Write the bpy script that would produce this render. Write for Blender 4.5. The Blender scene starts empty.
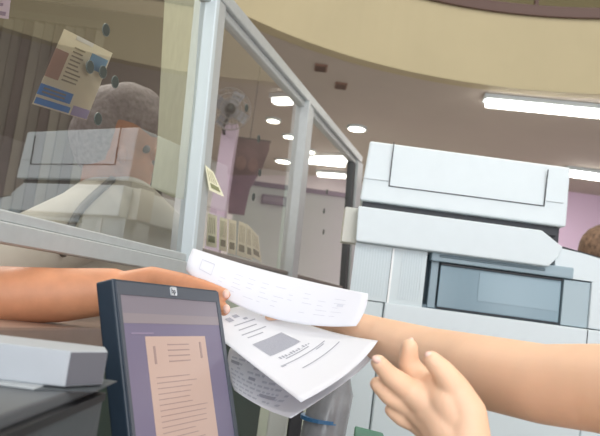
import bpy, bmesh, math, random
from mathutils import Vector, Matrix
random.seed(4)
scene = bpy.context.scene
COL = scene.collection
PI = math.pi

# ------------------------------------------------------------------ camera
FPX, PITCH, ROLL, HC = 700.0, math.radians(6.9), math.radians(7.6), 1.2
FW = Vector((0, math.cos(PITCH), math.sin(PITCH)))
U0 = Vector((0, -math.sin(PITCH), math.cos(PITCH)))
IR = math.cos(ROLL) * Vector((1, 0, 0)) + math.sin(ROLL) * U0
IU = -math.sin(ROLL) * Vector((1, 0, 0)) + math.cos(ROLL) * U0
CAM = Vector((0, 0, HC))
cd = bpy.data.cameras.new('camera')
cam = bpy.data.objects.new('camera', cd)
COL.objects.link(cam)
cd.sensor_width = 36
cd.lens = FPX / 600 * 36
cd.clip_start = .02
m3 = Matrix((IR, IU, -FW)).transposed()
cam.matrix_world = Matrix.Translation(CAM) @ m3.to_4x4()
cd.dof.use_dof = True
cd.dof.focus_distance = 1.0
cd.dof.aperture_fstop = 11.0
scene.camera = cam

# ------------------------------------------------------------------ world, light, exposure
w = bpy.data.worlds.new('world')
scene.world = w
w.use_nodes = True
w.node_tree.nodes['Background'].inputs[0].default_value = (.93, .95, 1.0, 1)
w.node_tree.nodes['Background'].inputs[1].default_value = 1.35


def area(name, loc, size, power, color=(1, 1, 1), target=None, sy=None):
    d = bpy.data.lights.new(name, 'AREA')
    d.energy = power
    d.color = color
    d.shape = 'RECTANGLE'
    d.size = size
    d.size_y = sy or size
    o = bpy.data.objects.new(name, d)
    COL.objects.link(o)
    o.location = loc
    if target is not None:
        o.rotation_euler = (Vector(target) - Vector(loc)).to_track_quat('-Z', 'Y').to_euler()
    return o


area('ceiling_panel_light', (.9, -.6, 2.85), 1.8, 40, (.97, .99, 1), (.5, 1.2, 1.0))
area('hall_light', (1.2, 2.2, 4.6), 3.0, 85, (1, .97, .9), (1.2, 2.8, 0))
area('back_hall_light', (0.4, 7.4, 2.9), 4.0, 120, (1, .96, .92), (.4, 7.4, 0), 2.0)
area('added_front_fill', (.6, -2.9, 1.7), 3.0, 42, (.95, .98, 1), (.2, 2.0, 1.1), 1.8)  # added fill from behind the camera to soften contrast, no window there
area('public_side_fill', (-1.6, 2.4, 2.9), 1.6, 50, (1, .95, .88), (-1.2, 2.4, 0))  # added fill, brightens the dim customer area
scene.view_settings.view_transform = 'Standard'
scene.view_settings.look = 'None'
scene.view_settings.gamma = 1
scene.view_settings.use_curve_mapping = False
scene.view_settings.exposure = 0.15


# ------------------------------------------------------------------ helpers
def ray(x, y):
    return FW + (x - 300) / FPX * IR - (y - 218) / FPX * IU


def at(x, y, Y):
    r = ray(x, y)
    return CAM + r * (Y / r.y)


def atz(x, y, z):
    r = ray(x, y)
    return CAM + r * ((z - HC) / r.z)


def lin(c):
    return tuple(((v / 255) / 12.92 if v / 255 <= .04045 else ((v / 255 + .055) / 1.055) ** 2.4) for v in c)


MATS = {}


def mat(name, rgb, rough=.5, metal=0, var=0, scale=20, bump=0, emit=0, sss=0, spec=.5, coat=0):
    if name in MATS:
        return MATS[name]
    m = bpy.data.materials.new(name)
    m.use_nodes = True
    nt = m.node_tree
    b = nt.nodes['Principled BSDF']
    c = lin(rgb) + (1,)
    b.inputs['Base Color'].default_value = c
    b.inputs['Roughness'].default_value = rough
    b.inputs['Metallic'].default_value = metal
    b.inputs['Specular IOR Level'].default_value = spec
    b.inputs['Coat Weight'].default_value = coat
    if sss:
        b.inputs['Subsurface Weight'].default_value = sss
        b.inputs['Subsurface Scale'].default_value = .006
        b.inputs['Subsurface Radius'].default_value = (1, .35, .2)
    if var or bump:
        n = nt.nodes.new('ShaderNodeTexNoise')
        n.inputs['Scale'].default_value = scale
        n.inputs['Detail'].default_value = 4
        tc = nt.nodes.new('ShaderNodeTexCoord')
        nt.links.new(tc.outputs['Object'], n.inputs['Vector'])
        if var:
            r = nt.nodes.new('ShaderNodeMapRange')
            r.inputs['From Min'].default_value = .3
            r.inputs['From Max'].default_value = .7
            r.inputs['To Min'].default_value = 1 - var
            r.inputs['To Max'].default_value = 1 + var
            mx = nt.nodes.new('ShaderNodeVectorMath')
            mx.operation = 'SCALE'
            mx.inputs[0].default_value = c[:3]
            nt.links.new(n.outputs['Fac'], r.inputs['Value'])
            nt.links.new(r.outputs[0], mx.inputs['Scale'])
            nt.links.new(mx.outputs[0], b.inputs['Base Color'])
        if bump:
            bp = nt.nodes.new('ShaderNodeBump')
            bp.inputs['Strength'].default_value = bump
            bp.inputs['Distance'].default_value = .002
            nt.links.new(n.outputs['Fac'], bp.inputs['Height'])
            nt.links.new(bp.outputs[0], b.inputs['Normal'])
    if emit:
        b.inputs['Emission Color'].default_value = c
        b.inputs['Emission Strength'].default_value = emit
    MATS[name] = m
    return m


def glassmat(name, refl, tint, rough=0.0):
    m = bpy.data.materials.new(name)
    m.use_nodes = True
    nt = m.node_tree
    nt.nodes.clear()
    o = nt.nodes.new('ShaderNodeOutputMaterial')
    mix = nt.nodes.new('ShaderNodeMixShader')
    t = nt.nodes.new('ShaderNodeBsdfTransparent')
    t.inputs[0].default_value = tuple(tint) + (1,)
    g = nt.nodes.new('ShaderNodeBsdfGlossy')
    g.inputs['Roughness'].default_value = rough
    g.inputs[0].default_value = (1, 1, 1, 1)
    fr = nt.nodes.new('ShaderNodeFresnel')
    fr.inputs['IOR'].default_value = 1.5
    ad = nt.nodes.new('ShaderNodeMath')
    ad.operation = 'ADD'
    ad.inputs[1].default_value = refl
    nt.links.new(fr.outputs[0], ad.inputs[0])
    nt.links.new(ad.outputs[0], mix.inputs[0])
    nt.links.new(t.outputs[0], mix.inputs[1])
    nt.links.new(g.outputs[0], mix.inputs[2])
    nt.links.new(mix.outputs[0], o.inputs[0])
    return m


def link(name, me, m, parent=None):
    o = bpy.data.objects.new(name, me)
    COL.objects.link(o)
    if m is not None and not me.materials:
        me.materials.append(m)
    if parent is not None:
        o.parent = parent
        o.matrix_parent_inverse = parent.matrix_world.inverted()
    return o


def obj(name, bm, m, parent=None, smooth=False):
    me = bpy.data.meshes.new(name)
    bmesh.ops.recalc_face_normals(bm, faces=bm.faces)
    bm.to_mesh(me)
    bm.free()
    if smooth:
        for p in me.polygons:
            p.use_smooth = True
    return link(name, me, m, parent)


def tag(o, label, cat, group=None, kind=None):
    o['label'] = label
    o['category'] = cat
    if group:
        o['group'] = group
    if kind:
        o['kind'] = kind
    return o


def thing(name, label, cat, loc=(0, 0, 0), group=None):
    o = bpy.data.objects.new(name, None)
    COL.objects.link(o)
    o.location = loc
    o.matrix_world = Matrix.Translation(Vector(loc))
    o.empty_display_size = .05
    return tag(o, label, cat, group)


def struct(name, bm, m, parent=None):
    o = obj(name, bm, m, parent)
    o['kind'] = 'structure'
    return o


def hexa(bm, P):
    """P: 8 points, bottom 4 (ccw) then top 4"""
    v = [bm.verts.new(p) for p in P]
    fs = [(3, 2, 1, 0), (4, 5, 6, 7), (0, 1, 5, 4), (1, 2, 6, 5), (2, 3, 7, 6), (3, 0, 4, 7)]
    F = [bm.faces.new([v[i] for i in f]) for f in fs]
    return v, F


def bevel(bm, vs, w, seg=2):
    es = set()
    for v in vs:
        es.update(v.link_edges)
    bmesh.ops.bevel(bm, geom=list(es), offset=w, segments=seg, affect='EDGES', profile=.6)


def box(bm, x0, x1, y0, y1, z0, z1, bv=0, seg=2):
    v, F = hexa(bm, [(x0, y0, z0), (x1, y0, z0), (x1, y1, z0), (x0, y1, z0),
                     (x0, y0, z1), (x1, y0, z1), (x1, y1, z1), (x0, y1, z1)])
    if bv:
        bevel(bm, v, bv, seg)
    return bm


def obox(bm, c, a, b, n, ha, hb, hn, bv=0, seg=2):
    """oriented box centre c, axes a,b,n and half sizes"""
    c, a, b, n = Vector(c), Vector(a), Vector(b), Vector(n)
    P = []
    for s in (-1, 1):
        for (p, q) in ((-1, -1), (1, -1), (1, 1), (-1, 1)):
            P.append(c + a * ha * p + b * hb * q + n * hn * s)
    v, F = hexa(bm, P)
    if bv:
        bevel(bm, v, bv, seg)
    return bm


def tube(bm, pts, r, n=10, caps=True):
    pts = [Vector(p) for p in pts]
    rs = r if isinstance(r, (list, tuple)) else [r] * len(pts)
    rings = []
    ref = None
    for i, p in enumerate(pts):
        d = (pts[min(i + 1, len(pts) - 1)] - pts[max(i - 1, 0)]).normalized()
        if ref is None:
            ref = Vector((0, 0, 1)) if abs(d.z) < .9 else Vector((1, 0, 0))
        s = d.cross(ref).normalized()
        t = s.cross(d).normalized()
        ref = t
        rings.append([bm.verts.new(p + (s * math.cos(k * 2 * PI / n) + t * math.sin(k * 2 * PI / n)) * rs[i]) for k in range(n)])
    for a, b in zip(rings, rings[1:]):
        for k in range(n):
            bm.faces.new((a[k], a[(k + 1) % n], b[(k + 1) % n], b[k]))
    if caps:
        bm.faces.new(rings[0][::-1])
        bm.faces.new(rings[-1])
    return bm


def disc(bm, c, n, r, depth=.01, seg=24, r2=None):
    c, n = Vector(c), Vector(n).normalized()
    tube(bm, [c - n * depth / 2, c + n * depth / 2], [r, r if r2 is None else r2], seg)
    return bm


def extr(bm, poly, d):
    """closed prism from planar polygon moved by vector d"""
    d = Vector(d)
    a = [bm.verts.new(p) for p in poly]
    b = [bm.verts.new(Vector(p) + d) for p in poly]
    bm.faces.new(a[::-1])
    bm.faces.new(b)
    n = len(a)
    for i in range(n):
        bm.faces.new((a[i], a[(i + 1) % n], b[(i + 1) % n], b[i]))
    return bm


def blob(name, chains, m, parent=None, voxel=.003, smooth=6, ells=()):
    """one continuous organic surface: tapered chains fused by a voxel remesh"""
    bm = bmesh.new()
    for ch in chains:
        for i in range(len(ch) - 1):
            (p0, r0), (p1, r1) = ch[i], ch[i + 1]
            p0, p1 = Vector(p0), Vector(p1)
            d = p1 - p0
            L = d.length
            sb = 3 if max(r0, r1) > .006 else 2
            bmesh.ops.create_icosphere(bm, subdivisions=sb, radius=r0, matrix=Matrix.Translation(p0))
            bmesh.ops.create_icosphere(bm, subdivisions=sb, radius=r1, matrix=Matrix.Translation(p1))
            if L < 1e-5 or abs(r0 - r1) >= L * .95:
                continue
            sn = (r0 - r1) / L
            cs = math.sqrt(1 - sn * sn)
            d.normalize()
            tube(bm, [p0 + d * r0 * sn, p1 + d * r1 * sn], [r0 * cs, r1 * cs], 40)
    for (c, s, M) in ells:
        mm = Matrix.Translation(Vector(c)) @ (M or Matrix.Identity(4)) @ Matrix.Diagonal((s[0], s[1], s[2], 1))
        bmesh.ops.create_icosphere(bm, subdivisions=3, radius=1, matrix=mm)
    me = bpy.data.meshes.new(name + '_src')
    bm.to_mesh(me)
    bm.free()
    o = bpy.data.objects.new(name, me)
    COL.objects.link(o)
    r = o.modifiers.new('r', 'REMESH')
    r.mode = 'VOXEL'
    r.voxel_size = voxel
    s = o.modifiers.new('s', 'SMOOTH')
    s.factor = .5
    s.iterations = smooth
    dg = bpy.context.evaluated_depsgraph_get()
    dg.update()
    me2 = bpy.data.meshes.new_from_object(o.evaluated_get(dg))
    me2.name = name
    o.modifiers.clear()
    o.data = me2
    bpy.data.meshes.remove(me)
    for p in me2.polygons:
        p.use_smooth = True
    me2.materials.clear()
    me2.materials.append(m)
    if parent is not None:
        o.parent = parent
        o.matrix_parent_inverse = parent.matrix_world.inverted()
    return o


def text(name, body, size, origin, xax, yax, m, parent, depth=.0002):
    c = bpy.data.curves.new(name, 'FONT')
    c.body = body
    c.size = size
    c.extrude = depth
    c.align_x = 'CENTER'
    c.align_y = 'CENTER'
    o = bpy.data.objects.new(name, c)
    COL.objects.link(o)
    dg = bpy.context.evaluated_depsgraph_get()
    dg.update()
    me = bpy.data.meshes.new_from_object(o.evaluated_get(dg))
    bpy.data.objects.remove(o)
    x, y = Vector(xax).normalized(), Vector(yax).normalized()
    M = Matrix((x, y, x.cross(y))).transposed().to_4x4()
    me.transform(Matrix.Translation(Vector(origin)) @ M)
    me.materials.clear()
    me.name = name
    return link(name, me, m, parent)


# ------------------------------------------------------------------ materials
M_CEIL = mat('ceiling_paint', (183, 173, 163), .8, var=.03, scale=1.5)
M_FASCIA = mat('fascia_cream', (180, 168, 136), .7, var=.03, scale=2)
M_UPPER = mat('upper_wall', (160, 148, 110), .8)
M_RAIL = mat('dark_red_rail', (74, 40, 30), .4)
M_WALLB = mat('back_wall_paint', (222, 216, 212), .8, var=.03, scale=2)
M_LAV = mat('lavender_paint', (232, 206, 232), .8)
M_DARKW = mat('taupe_wall', (78, 70, 64), .8, var=.08, scale=2)
M_FLOOR = mat('floor_tile', (190, 184, 178), .35, var=.05, scale=4)
M_ALU = mat('painted_aluminium', (186, 190, 190), .38, metal=.2, var=.03, scale=60)
M_ALUD = mat('dark_gasket', (70, 72, 74), .6)
M_WHITE = mat('copier_white', (216, 226, 230), .45, var=.012, scale=30)
M_WHITE2 = mat('copier_white_panel', (208, 219, 222), .5)
M_SEAM = mat('copier_dark_gap', (42, 46, 52), .5)
M_BLUEG = mat('copier_blue_grey', (140, 160, 170), .35)
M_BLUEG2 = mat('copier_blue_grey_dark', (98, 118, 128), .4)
M_SKIN = mat('attendant_skin', (238, 196, 164), .5, var=.05, scale=18, bump=.15, sss=.12)
M_SKIN2 = mat('customer_skin', (206, 144, 108), .5, var=.10, scale=30, bump=.4, sss=.1)
M_NAIL = mat('nail', (240, 200, 185), .3)
M_PAPER = mat('paper_white', (238, 240, 247), .75)
nt = M_PAPER.node_tree
tl_ = nt.nodes.new('ShaderNodeBsdfTranslucent'); tl_.inputs[0].default_value = (.93, .94, .97, 1)
mp_ = nt.nodes.new('ShaderNodeMixShader'); mp_.inputs[0].default_value = .22
nt.links.new(nt.nodes['Principled BSDF'].outputs[0], mp_.inputs[1]); nt.links.new(tl_.outputs[0], mp_.inputs[2])
nt.links.new(mp_.outputs[0], nt.nodes['Material Output'].inputs[0])
M_INK = mat('ink_grey', (172, 174, 186), .8)
M_INKD = mat('ink_dark', (124, 126, 136), .8)
M_INKF = mat('ink_faint', (212, 214, 224), .8)
M_MON = mat('monitor_plastic', (38, 52, 66), .42, var=.05, scale=80)
M_MONB = mat('monitor_bezel', (84, 90, 100), .45)
M_EMB = mat('lamp_tube', (255, 252, 245), .5, emit=9)
M_DOWN = mat('downlight_diffuser', (255, 250, 235), .5, emit=8)
M_DESK = mat('desk_laminate', (120, 118, 112), .5)
M_DG = mat('counter_green', (58, 74, 66), .6)
M_SHELF = mat('counter_stone', (142, 120, 108), .3, var=.2, scale=9)

# ------------------------------------------------------------------ structure
ZC = 3.0
bm = bmesh.new(); box(bm, -6, 8, -3, 9.8, -.1, 0)
struct('floor', bm, M_FLOOR)
# ceiling with a round opening
CX, CY, CR = 1.25, 2.45, 2.62
bm = bmesh.new()
N = 96
X0, X1, Y0, Y1 = -6, 8, -3, 9.8


def edgept(a):
    dx, dy = math.cos(a), math.sin(a)
    t = 1e9
    if dx > 1e-6: t = min(t, (X1 - CX) / dx)
    if dx < -1e-6: t = min(t, (X0 - CX) / dx)
    if dy > 1e-6: t = min(t, (Y1 - CY) / dy)
    if dy < -1e-6: t = min(t, (Y0 - CY) / dy)
    return (CX + dx * t, CY + dy * t)


angs = sorted([k * 2 * PI / N for k in range(N)] +
              [math.atan2(y - CY, x - CX) % (2 * PI) for x in (X0, X1) for y in (Y0, Y1)])
for zz in (ZC, ZC + .08):
    ri = [bm.verts.new((CX + CR * math.cos(a), CY + CR * math.sin(a), zz)) for a in angs]
    ro = [bm.verts.new((*edgept(a), zz)) for a in angs]
    for k in range(len(angs)):
        q = (k + 1) % len(angs)
        bm.faces.new((ri[k], ro[k], ro[q], ri[q]))
struct('ceiling', bm, M_CEIL)


def ring(bm, r0, r1, z0, z1, n=128):
    for k in range(n):
        a, b = k * 2 * PI / n, (k + 1) * 2 * PI / n
        def P(r, t, z): return Vector((CX + r * math.cos(t), CY + r * math.sin(t), z))
        for q in ([P(r0, a, z0), P(r0, b, z0), P(r0, b, z1), P(r0, a, z1)],
                  [P(r1, a, z0), P(r1, b, z0), P(r1, b, z1), P(r1, a, z1)],
                  [P(r0, a, z0), P(r0, b, z0), P(r1, b, z0), P(r1, a, z0)],
                  [P(r0, a, z1), P(r0, b, z1), P(r1, b, z1), P(r1, a, z1)]):
            bm.faces.new([bm.verts.new(v) for v in q])
    bmesh.ops.remove_doubles(bm, verts=bm.verts, dist=1e-5)


bm = bmesh.new(); ring(bm, CR - .02, CR + .1, ZC - .01, ZC + .56)
struct('trim_1', bm, M_FASCIA)
bm = bmesh.new(); ring(bm, CR - .05, CR + .12, ZC + .56, ZC + .64)
struct('trim_2', bm, M_RAIL)
bm = bmesh.new(); box(bm, -6, 8, 8.4, 8.5, ZC + .08, 6.5)
struct('wall_upper_back', bm, M_UPPER)
bm = bmesh.new(); box(bm, -6, 8, -3, 8.4, 6.5, 6.6)
struct('ceiling_upper', bm, M_UPPER)
# balcony railing above the rim
rail = thing('balcony_railing', 'thin dark metal railing on posts above the curved cream balcony edge', 'railing', (CX, CY + CR, ZC + .64))
for k in range(0, 24):
    a = math.radians(90 - 7.0 + 15 * k)
    p = Vector((CX + (CR + .04) * math.cos(a), CY + (CR + .04) * math.sin(a), ZC + .64))
    bm = bmesh.new(); box(bm, p.x - .014, p.x + .014, p.y - .014, p.y + .014, p.z, p.z + .9)
    obj('railing_post', bm, M_RAIL, rail)
for hz in (.14, .42, .9):
    bm = bmesh.new()
    tube(bm, [(CX + (CR + .04) * math.cos(t * 2 * PI / 96), CY + (CR + .04) * math.sin(t * 2 * PI / 96), ZC + .64 + hz) for t in range(97)], .009 if hz < .9 else .02, 8, False)
    obj('railing_bar', bm, M_RAIL, rail)

bm = bmesh.new(); box(bm, -6, 8, 9.7, 9.8, 0, ZC)
struct('wall_back', bm, M_WALLB)
bm = bmesh.new(); box(bm, 2.75, 8, 8.5, 8.6, 0, ZC)
struct('wall_right_back', bm, M_LAV)
bm = bmesh.new(); box(bm, 7.9, 8, -3, 9.7, 0, ZC)
struct('wall_right', bm, M_WALLB)
bm = bmesh.new(); box(bm, -3.2, -3.1, -3, 9.7, 0, ZC)
struct('wall_left', bm, M_DARKW)
bm = bmesh.new(); box(bm, -3.1, -.95, 4.6, 4.7, 0, ZC)
struct('wall_left_back', bm, M_DARKW)

# pillar behind the glass
bm = bmesh.new()
a0 = at(216, 170, 4.6); a1 = at(231, 170, 4.6)
box(bm, a0.x, a1.x, 4.6, 4.75, 0, at(222, 122, 4.6).z)
struct('trim_3', bm, mat('pillar_lavender', (190, 172, 190), .8))

# ------------------------------------------------------------------ ceiling lamps
def downlight(x, y, r=.13, label=''):
    p = atz(x, y, ZC)
    t = thing('downlight', label, 'ceiling light', (p.x, p.y, ZC), 'round recessed downlights')
    bm = bmesh.new(); disc(bm, (p.x, p.y, ZC - .012), (0, 0, 1), r + .02, .024, 32)
    obj('trim_ring', bm, M_WHITE, t, False)
    bm = bmesh.new(); disc(bm, (p.x, p.y, ZC - .027), (0, 0, 1), r, .006, 32)
    obj('diffuser', bm, M_DOWN, t)


downlight(273.5, 119, .06, 'round bright downlight seen through the middle glass pane, the upper of two beside the fan')
downlight(289, 135, .055, 'small round downlight seen through the middle glass pane, close to the middle post')
downlight(357, 127, .08, 'round bright downlight on the bare ceiling just left of the white copier lid')
downlight(283, 160, .09, 'round downlight low in the middle glass pane, above the grey divider')
downlight(309, 150, .07, 'small round downlight in the far glass pane, right beside the middle post')


def strip(x0, y0, x1, y1, wd, label):
    a, b = atz(x0, y0, ZC - .06), atz(x1, y1, ZC - .06)
    d = (b - a).normalized()
    s = d.cross(Vector((0, 0, 1)))
    c = (a + b) / 2
    L = (b - a).length / 2
    t = thing('fluorescent_strip', label, 'ceiling light', (c.x, c.y, ZC), 'fluorescent strip lights')
    bm = bmesh.new(); obox(bm, (c.x, c.y, ZC - .02), d, s, (0, 0, 1), L + .02, wd, .02)
    obj('housing', bm, M_WHITE, t)
    bm = bmesh.new(); obox(bm, (c.x, c.y, ZC - .06), d, s, (0, 0, 1), L, wd * .8, .022, .01)
    obj('tube', bm, M_EMB, t)


strip(486, 103, 640, 118, .065, 'long bright fluorescent strip on the ceiling above the right end of the copier')
strip(566, 173, 640, 183, .09, 'fluorescent strip farther back, just above the lavender wall at the right')
strip(306, 161, 345, 165, .06, 'bright fluorescent strip seen through the far glass pane')
strip(318, 174.5, 345, 176.5, .05, 'dim short fluorescent strip seen through the far glass pane, below the brighter one')
for (x, y, l) in ((321, 67, 'small brown ceiling vent near the curved cream edge'), (341, 85, 'small flat brown ceiling vent farther from the curved edge, above the downlight')):
    p = atz(x, y, ZC)
    t = thing('ceiling_vent', l, 'ceiling vent', (p.x, p.y, ZC))
    bm = bmesh.new(); box(bm, p.x - .05, p.x + .05, p.y - .07, p.y + .07, ZC - .015, ZC, .004)
    obj('vent_frame', bm, mat('vent_brown', (132, 100, 84), .6), t)
    for k in range(4):
        bm = bmesh.new(); box(bm, p.x - .04, p.x + .04, p.y - .055 + k * .032, p.y - .042 + k * .032, ZC - .022, ZC - .015)
        obj('slat', bm, mat('vent_dark', (104, 80, 68), .6), t)

# ------------------------------------------------------------------ partition plane
vp = ray(505, 331)
TH = math.atan2(vp.x, vp.y)
PD = Vector((math.sin(TH), math.cos(TH), 0))       # along the partition, away from camera
PN = Vector((math.cos(TH), -math.sin(TH), 0))      # towards the attendant side
PQ = at(200, 262, 1.55)
UP = Vector((0, 0, 1))


def pl(x, y, off=0.0):
    r = ray(x, y)
    return CAM + r * (((PQ + PN * off) - CAM).dot(PN) / r.dot(PN))


def plY(Y, z, off=0.0):
    """point of the plane at depth Y"""
    s = (Y - PQ.y) / PD.y
    p = PQ + PD * s + PN * off
    return Vector((p.x, p.y, z))


# ------------------------------------------------------------------ service counter
shelf = thing('service_counter', 'tan stone-topped service counter running under the glass partition', 'counter', tuple(plY(1.2, 0)))
bm = bmesh.new()
q = [plY(.35, 1.095, -.12), plY(.35, 1.095, .075), plY(1.95, 1.095, .075), plY(1.95, 1.095, -.12)]
extr(bm, q, (0, 0, .03)); bevel(bm, list(bm.verts), .004)
obj('counter_top', bm, M_SHELF, shelf)
bm = bmesh.new()
q = [plY(.37, 0, -.09), plY(.37, 0, .05), plY(1.94, 0, .05), plY(1.94, 0, -.09)]
extr(bm, q, (0, 0, 1.095))
obj('counter_front', bm, M_DG, shelf)

# ------------------------------------------------------------------ glass partition
part = thing('glass_partition', 'grey aluminium framed glass partition with speech holes standing on the counter', 'partition', tuple(plY(1.3, 1.125)))
zb, zt = 1.262, 1.800
ya, yb = .38, pl(350, 200).y
ztop = pl(228, 15).z
zt = ztop
zb = pl(190, 262).z - .008


def railbox(nm, y0, y1, z0, z1, t0, t1, m=M_ALU, bv=.002):
    bm = bmesh.new()
    q = [plY(y0, z0, t0), plY(y0, z0, t1), plY(y1, z0, t1), plY(y1, z0, t0)]
    extr(bm, q, (0, 0, z1 - z0))
    if bv: bevel(bm, list(bm.verts), bv, 1)
    return obj(nm, bm, m, part)


def postbox(nm, xt, yt, xb, yb_, wid, t0, t1, m=M_ALU, bv=.002):
    """post whose centre line passes those two points of the plane"""
    T, B = pl(xt, yt), pl(xb, yb_)
    d = (T - B).normalized()
    T = B + d * ((zt + .0 - B.z) / d.z)
    B = B + d * ((zb - .004 - B.z) / d.z)
    bm = bmesh.new()
    c = [B + PD * (-wid) + PN * t0, B + PD * wid + PN * t0, B + PD * wid + PN * t1, B + PD * (-wid) + PN * t1]
    e = [T + PD * (-wid) + PN * t0, T + PD * wid + PN * t0, T + PD * wid + PN * t1, T + PD * (-wid) + PN * t1]
    v, F = hexa(bm, c + e)
    if bv: bevel(bm, v, bv, 1)
    return obj(nm, bm, m, part)


railbox('bottom_rail', ya, yb + .03, zb - .022, zb + .006, -.022, .022)
railbox('bottom_bead', ya, yb, zb + .006, zb + .022, -.010, .014)
railbox('top_rail', ya, yb + .03, zt - .006, zt + .022, -.024, .024)
railbox('top_bead', ya, yb, zt - .024, zt - .006, -.012, .013)
zq = pl(213, 251.5).z
railbox('sill_filler', pl(190, 200).y + .02, yb, zb + .022, zq - .012, -.008, .010)
railbox('dark_sill_bead', pl(190, 200).y + .02, yb, zq - .012, zq, -.012, .014, mat('bead_brown_grey', (122, 114, 108), .5))
postbox('post', 209.5, 45, 189.5, 250, .024, -.02, .02)
postbox('post_bead', 203, 45, 183, 250, .009, -.012, .026, mat('alu_light', (205, 216, 220), .35, metal=.1))
postbox('post', 303.5, 125, 289, 270, .034, -.02, .02)
postbox('post_bead', 300, 125, 285, 270, .010, -.012, .026, M_ALU)
postbox('post', 355.5, 172, 347.5, 284, .05, -.02, .02)
postbox('post_bead', 351, 172, 343.5, 284, .025, -.012, .012, M_ALUD)
# small feet that carry the frame on the counter
for Y in (.45, 1.88):
    bm = bmesh.new(); q = [plY(Y, 1.125, -.02), plY(Y, 1.125, .02), plY(Y + .04, 1.125, .02), plY(Y + .04, 1.125, -.02)]
    extr(bm, q, (0, 0, zb - .022 - 1.125))
    obj('foot', bm, M_ALU, part)
G1 = glassmat('pane_glass', .21, (.86, .87, .83))
G2 = glassmat('pane_glass_far', .07, (.9, .9, .88))


def pane(y0, y1, m):
    bm = bmesh.new()
    q = [plY(y0, zb + .006, -.002), plY(y0, zb + .006, .002), plY(y1, zb + .006, .002), plY(y1, zb + .006, -.002)]
    # single sheet, front skin only carries the reflection
    vs = [bm.verts.new(p) for p in (plY(y0, zb + .006), plY(y1, zb + .006), plY(y1, zt - .006), plY(y0, zt - .006))]
    bm.faces.new(vs)
    return obj('glass_pane', bm, m, part)


Yp1 = pl(200, 200).y
Yp2 = pl(296, 200).y
P1 = pane(ya, Yp1, G1)
P2 = pane(Yp1 + .003, Yp2, G2)
P3 = pane(Yp2 + .003, yb, G2)
M_HOLE = mat('speech_hole_dark', (58, 64, 60), .5)
M_HOLER = mat('speech_hole_rim', (104, 112, 108), .3)
for par, (x, y) in [(P1, h) for h in ((106, 30), (90, 67), (103, 72), (115, 82), (98, 119))] + \
        [(P2, h) for h in ((246.6, 108), (258.6, 139), (259.8, 172.6), (253.5, 197))] + [(P3, h) for h in ((327, 192), (324, 211), (323.5, 232))]:
    p = pl(x, y)
    bm = bmesh.new(); disc(bm, p, PN, .0105, .0012, 20)
    h = obj('speech_hole', bm, M_HOLER, par)
    bm = bmesh.new(); disc(bm, p, PN, .0094, .0020, 20)
    obj('opening', bm, M_HOLE, h)

# things taped to the glass (public side)
def plbox(bm, pts, off, th):
    poly = [pl(x, y, off) for x, y in pts]
    extr(bm, poly, PN * th)


post = thing('printed_poster', 'cream printed poster with blue blocks taped at a tilt to the near glass pane', 'poster', tuple(pl(70, 75, -.012)))
bm = bmesh.new(); plbox(bm, [(64, 29), (112, 53), (86, 120), (32, 104)], -.012, .001)
obj('sheet', bm, mat('poster_cream', (238, 230, 208), .7), post)


def pquad(u0, v0, u1, v1):
    A, B, C_, D = (64, 29), (112, 53), (86, 120), (32, 104)
    def P(u, v):
        return tuple((A[i] * (1 - u) + B[i] * u) * (1 - v) + (D[i] * (1 - u) + C_[i] * u) * v for i in (0, 1))
    return [P(u0, v0), P(u1, v0), P(u1, v1), P(u0, v1)]


M_PB = mat('poster_blue', (50, 140, 220), .7)
for (q, m, nm) in (((.0, .72, .62, .86), M_PB, 'blue_block'), ((.02, .9, .66, .98), M_PB, 'blue_block'), ((.66, .12, .98, .32), mat('poster_pale_blue', (110, 170, 215), .7), 'blue_block'),
                   ((.0, .25, .26, .62), mat('poster_photo', (176, 140, 130), .7), 'portrait_photo'), ((.7, .86, 1, .99), mat('poster_violet', (176, 168, 215), .7), 'violet_block'),
                   ((.28, .0, .62, .05), M_PAPER, 'tape')):
    bm = bmesh.new(); plbox(bm, pquad(*q), -.0105, .0006)
    obj(nm, bm, m, post)
bm = bmesh.new()
for k in range(9):
    v = .14 + k * .055
    plbox(bm, pquad(.32, v, .32 + random.uniform(.18, .3), v + .018), -.0105, .0006)
for k in range(2):
    plbox(bm, pquad(.08, .755 + k * .05, .5, .775 + k * .05), -.0096, .0004)
obj('printed_lines', bm, mat('poster_ink', (150, 145, 130), .8), post)
bm = bmesh.new(); plbox(bm, [(-14, -8), (11, -8), (8, 19), (-16, 16)], -.012, .001)
t = obj('paper_notice', bm, mat('lilac_paper', (196, 176, 214), .7), None); tag(t, 'lilac paper notice at the top left corner of the glass', 'notice')
bm = bmesh.new(); plbox(bm, [(-6, 10), (6, 12), (5, 16), (-6, 14)], -.0108, .0004); plbox(bm, [(0, 3), (3, 3), (3, 6), (0, 6)], -.0108, .0004)
obj('printed_lines', bm, mat('violet_ink', (110, 80, 150), .8), t)

# row of narrow yellow green cards behind the middle pane
M_CARD = mat('card_cream', (252, 250, 222), .75)
M_CARDG = mat('card_green', (150, 152, 112), .75)
M_CARDL = mat('card_lines', (200, 196, 160), .75)


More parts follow.
